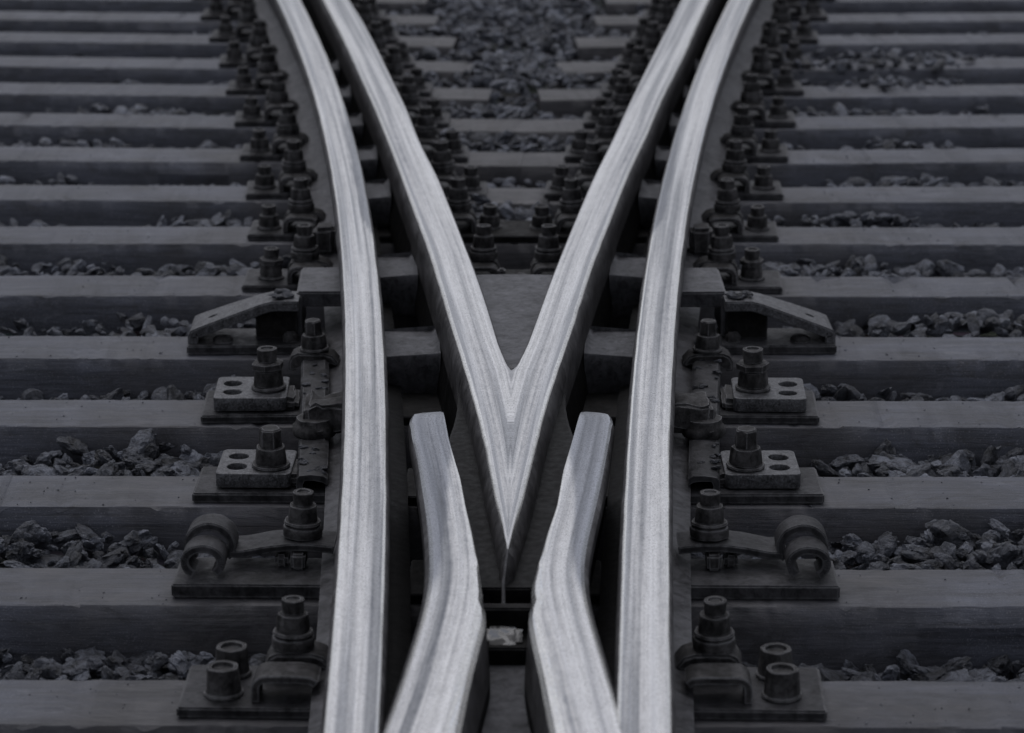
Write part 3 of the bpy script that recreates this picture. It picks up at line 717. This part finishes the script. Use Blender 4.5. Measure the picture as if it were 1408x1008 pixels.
        bpy.data.objects.remove(o_); bpy.data.objects.remove(oc)
        return res
    link('brace_bar', cached('bar', s, bar), M_PIT, r)
    def web():
        bm = bmesh.new(); bm_prism_xz(bm, [(-.15, .021), (-.06, .021), (-.06, .094), (-.112, .094), (-.15, .078)], 6.150-ym, 6.19-ym, .002); return finish(bm, 'web')
    link('brace_web', cached('web', s, web), M_DARK, r)
    def head():
        bm = bmesh.new()
        bm_box(bm, -.062, .045, 6.170-ym, 6.385-ym, .086, .120, bev=.004)
        bm_box(bm, -.062, -.050, 6.160-ym, 6.33-ym, .022, .112, bev=.003)
        return roughen(finish(bm, 'brace_head'), .001, 30, 6)
    link('brace_head', cached('head', s, head), M_CAST, r)
    def rivet():
        bm = bmesh.new(); bm_lathe(bm, [(.022, .0, 0), (.021, .006, 0), (.015, .011, 0), (.004, .013, 0)], 16, 0, -.220, 6.135-ym, .021, dent=.003); bm_lathe(bm, [(.016, .0, 0), (.016, .010, 0), (.011, .018, 0), (.003, .02, 0)], 14, 0, -.075, 6.135-ym, .021, dent=.004)
        return finish(bm, 'rivet', 60)
    link('rivet', cached('rivet', s, rivet), M_RUST, r)
    # small clamp block against the rail in the fifth row
    y = 6.70; bm = bmesh.new(); bm_box(bm, *sorted((-s*.040, s*.012)), -.035, .035, .036, .105, bev=.010); subdivided(bm, 2)
    o = link('clamp_block', roughen(finish(bm, 'clamp_block', 60), .004, 30, s), M_RUST, None, (foot_x(s, 6.84), 6.84, 0))
    tag(o, 'small rounded clamp block pressed against the %s rail behind the sloping bracket' % L, 'clamp block', 'clamp blocks')
    # long channel strip along the rail foot between rows two and four
    bm = bmesh.new(); secs = []
    prof = [(.052, .0), (.054, .030), (.053, .046), (.048, .052), (.026, .053), (.004, .053), (-.004, .048), (-.004, .036), (.006, .041), (.022, .043), (.038, .042), (.042, .034), (.041, .0)]
    for y in np.linspace(5.125, 6.09, 90):
        secs.append(([(foot_x(s, y)+s*a, y, z+.004*noise.noise(Vector((y*14, a*50, s)))) for a, z in prof+prof[:1]], [0]*14, y))
    bm = loft(secs, [0]*13)
    tag(link('channel_strip', finish(bm, 'channel_strip', 40), M_PLATE), 'long inverted channel strip lying along the foot of the %s rail beside the holed pads' % L, 'channel strip', 'channel strips')
    # clamp bolt on the strip, jagged top
    y = 5.905; r = empty('strip_clamp', (foot_x(s, y), y, 0), 'clamp with worn square bolt on the channel strip before the %s sloping bracket' % L, 'rail clamp', 'clamps on the channel strips')
    link('rail_clamp', cached('clampg', s, None), M_RUST, r, (0, -.01, .006))
    bolt_assembly(r, s*.026, 0, .066, 'square')
    y = 5.395; r = empty('strip_clamp', (foot_x(s, y), y, 0), 'broken lumpy rusted clamp between the two holed pads, against the %s rail' % L, 'rail clamp', 'clamps on the channel strips')
    bm = bmesh.new(); bm_box(bm, *sorted((-s*.045, s*.040)), -.030, .065, .060, .112, bev=.008); subdivided(bm, 4)
    link('lump', roughen(roughen(finish(bm, 'lump', 50, ), .012, 26, 11+s), .006, 70, s), M_RUST, r)
    bm = bmesh.new(); bm_lathe(bm, [(.040, .0, 0), (.043, .004, 0), (.042, .018, 0), (.037, .022, 0), (.036, .028, 0), (.034, .034, 0), (.004, .036, 0)], 30, 0, s*.022, -.012, .050, dent=.003)
    link('washer_seat', finish(bm, 'washer_seat', 50), M_RUST, r)

# clutter between the deepest pair of clamps in the V
bm = bmesh.new(); bm_box(bm, -.055, .055, -.02, .015, .0, .03, bev=.004); bm_box(bm, -.03, -.012, -.015, .005, .03, .062, bev=.004); bm_box(bm, .014, .036, -.012, .008, .03, .05, bev=.004)
tag(link('tie_bar', finish(bm, 'tie_bar'), M_RUST, None, (CX, 6.60, 0)), 'short dark tie bar with two stubs lying across the V just behind its cast filler', 'tie bar')

# ---------------------------------------------------------------- ballast: loose stones, one mesh
rng = np.random.default_rng(3)
def proto(sub, seed):
    bm = bmesh.new(); bmesh.ops.create_icosphere(bm, subdivisions=sub, radius=1)
    planes = [(Vector(rng.normal(size=3)).normalized(), rng.uniform(.38, .85)) for _ in range(11)]
    for v in bm.verts:
        c_ = v.co.normalized(); r_ = 1.0
        for nrm, d in planes:
            q = c_.dot(nrm)
            if q > .05: r_ = min(r_, d/q)
        v.co = c_*r_
        v.co += noise.noise_vector(v.co*2.3+Vector((seed*7, 0, 0)))*.20 + noise.noise_vector(v.co*5+Vector((0, seed*5, 0)))*(.10 if sub > 2 else .05)
    co = np.array([v.co for v in bm.verts]); co[:, 2] *= .7
    fa = np.array([[v.index for v in f.verts] for f in bm.faces]); bm.free(); return co, fa
P_NEAR = [proto(4 if i < 8 else 3, i) for i in range(10)]; P_FAR = [proto(2, i+20) for i in range(8)]
HEAPS = [  # x, y, radius x, extra height
    (-.72, 4.45, .35, .02), (-1.2, 4.45, .3, .02), (.7, 4.45, .3, .02), (1.1, 4.45, .3, .025),
    (-.75, 4.93, .28, .045), (-.98, 4.93, .2, .04), (.62, 4.93, .3, .04), (.95, 4.93, .25, .06), (1.15, 4.93, .2, .05),
    (-.72, 5.42, .22, .07), (-1.0, 5.42, .25, .045), (.68, 5.42, .28, .065), (1.0, 5.42, .25, .05),
    (-.62, 5.92, .16, .06), (.55, 5.92, .20, .05), (-.8, 6.42, .2, .025), (.7, 6.42, .3, .01), (1.1, 6.42, .4, .01)]
def ball_h(x, y):
    h = -.125+.028*noise.noise(Vector((x*1.6, y*2.1, 4)))+.02*noise.noise(Vector((x*5, y*5, 9)))
    if y < 4.6: h += .025
    elif y < 5.1: h += .010
    for hx, hy, rx, a in HEAPS:
        if abs(y-hy) < .26: h += a*math.exp(-((x-hx)/rx)**2)
    if y > 5.5: h += .040*min(1, (y-5.5)/1.2)*(1+.6*noise.noise(Vector((x*2.4, y*1.9, 30))))
    if y > 5.6: h += .07*max(0, noise.noise(Vector((x*2.1, y*2.6, 30)))-.05)+.018*math.exp(-((abs(x-CX)-1.0)/.35)**2)
    if y > 6.6: h += .012
    ax = abs(x-CX)
    if y > 6.7:                                   # heaped gravel in the middle of the V
        wd = .06+(y-6.9)*.16
        h += .045*math.exp(-(ax/max(.05, wd))**4)*min(1, (y-6.6)/1.6)
    if ax < .16+(y-5)*.06 and y < 6.7: h = min(h, -.10)
    return h
V_, F_, T_ = [], [], []; off = 0; cnt = 0
def on_sleeper(x, y):
    for k in range(-2, 18):
        if k > 16: continue
        if SPLIT(k) and k > 9 and abs(x-CX) < CEND[k]: continue
        d = yback(k, x)-y
        if -.026 < d < SW+.034: return True
    return False
for zone, (ya, yb_, step) in enumerate(((3.35, 6.0, .030), (6.0, 8.2, .033), (8.2, 12.3, .032))):
    for y0 in np.arange(ya, yb_, step):
        half = .30*y0*.62+.55
        for x0 in np.arange(-half, half, step):
            x, y = x0+rng.uniform(-.5, .5)*step, y0+rng.uniform(-.5, .5)*step
            h = ball_h(x, y); on = on_sleeper(x, y)
            if on:
                thr = False
                spill = ((x-1.15)/.32)**2+((y-9.4)/.35)**2 < 1 and rng.random() < .45
                if not ((thr and rng.random() < .8) or spill): continue
                h = max(.004, h) if thr else .006
            elif rng.random() > .97: continue
            sz = step*(rng.uniform(.25, .5) if rng.random() < .3 else rng.uniform(.5, 1.0))*(1.25 if rng.random() < .08 else 1)
            if zone == 0 and rng.random() < .22: sz *= rng.uniform(1.3, 2.0); h -= sz*.35
            co, fa = (P_NEAR if zone == 0 else P_FAR)[rng.integers(8)]
            q = Matrix.Rotation(rng.uniform(0, 6.28), 3, 'Z') @ Matrix.Rotation(rng.normal(0, .5), 3, 'X') @ Matrix.Rotation(rng.normal(0, .5), 3, 'Y')
            sc3 = sz*np.array([rng.uniform(.8, 1.6), rng.uniform(.65, 1.1), rng.uniform(.55, 1.05)])
            V_.append((co*sc3) @ np.array(q).T+np.array([x, y, h+sz*.1+rng.uniform(-.012, .010)])); F_.append(fa+off); off += len(co)
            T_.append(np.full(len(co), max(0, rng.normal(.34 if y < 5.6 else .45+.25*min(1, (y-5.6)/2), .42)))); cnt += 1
for sd_ in (-1, 1):                                  # stones and dirt caught on the channel strips and braces
    for q in range(46):
        y = rng.uniform(5.14, 6.08) if q < 34 else rng.uniform(6.13, 6.19); f_ = foot_x(sd_, y)
        x, z, sz = (f_+sd_*rng.uniform(0, .05), .054, rng.uniform(.003, .011)) if q < 34 else (f_+sd_*rng.uniform(.065, .12), .119, rng.uniform(.004, .014))
        co, fa = P_NEAR[rng.integers(8)]; V_.append(co*sz*np.array([1.3, 1, .7])+np.array([x, y, z])); F_.append(fa+off); off += len(co); T_.append(np.full(len(co), rng.uniform(0, .25)))
for _ in range(2600):                                # grit lying on the sleepers
    k = int(rng.integers(-1, 10)); x = rng.normal(0, .62)+CX
    if abs(x-CX) < .34: continue
    y = yback(k, x)-rng.uniform(.004, SW-.004); sz = rng.uniform(.0010, .0028)*(2.2 if rng.random() < .03 else 1)
    if abs(x-CX) < .8 and rng.random() < .5: continue
    co, fa = P_FAR[rng.integers(8)]; V_.append(co*sz+np.array([x, y, .0005])); F_.append(fa+off); off += len(co); T_.append(np.full(len(co), rng.uniform(0, 1)))
V = np.concatenate(V_); Fa = np.concatenate(F_); T = np.clip(np.concatenate(T_), 0, 1)
me = bpy.data.meshes.new('ballast'); me.vertices.add(len(V)); me.vertices.foreach_set('co', V.ravel())
me.loops.add(len(Fa)*3); me.loops.foreach_set('vertex_index', Fa.ravel().astype(np.int32))
me.polygons.add(len(Fa)); me.polygons.foreach_set('loop_start', np.arange(0, len(Fa)*3, 3, dtype=np.int32)); me.polygons.foreach_set('loop_total', np.full(len(Fa), 3, dtype=np.int32))
a_ = me.attributes.new('tone', 'FLOAT', 'POINT'); a_.data.foreach_set('value', T.astype(np.float32))
me.update(calc_edges=True); me.polygons.foreach_set('use_smooth', [True]*len(Fa)); me.set_sharp_from_angle(angle=math.radians(28))
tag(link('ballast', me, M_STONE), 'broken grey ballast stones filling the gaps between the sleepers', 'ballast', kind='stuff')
print('stones', cnt, 'verts', len(V))
# loose gravel bed under the stones
bm = bmesh.new(); xs = np.linspace(-6, 6, 121); ysb = np.linspace(1.5, 16, 141)
g = [[bm.verts.new((x, y, min(ball_h(x, y), -.05)-.028)) for x in xs] for y in ysb]
for j in range(len(ysb)-1):
    for i in range(len(xs)-1): bm.faces.new((g[j][i], g[j][i+1], g[j+1][i+1], g[j+1][i]))
tag(link('gravel_bed', finish(bm, 'gravel_bed'), M_GROUND), kind='structure')
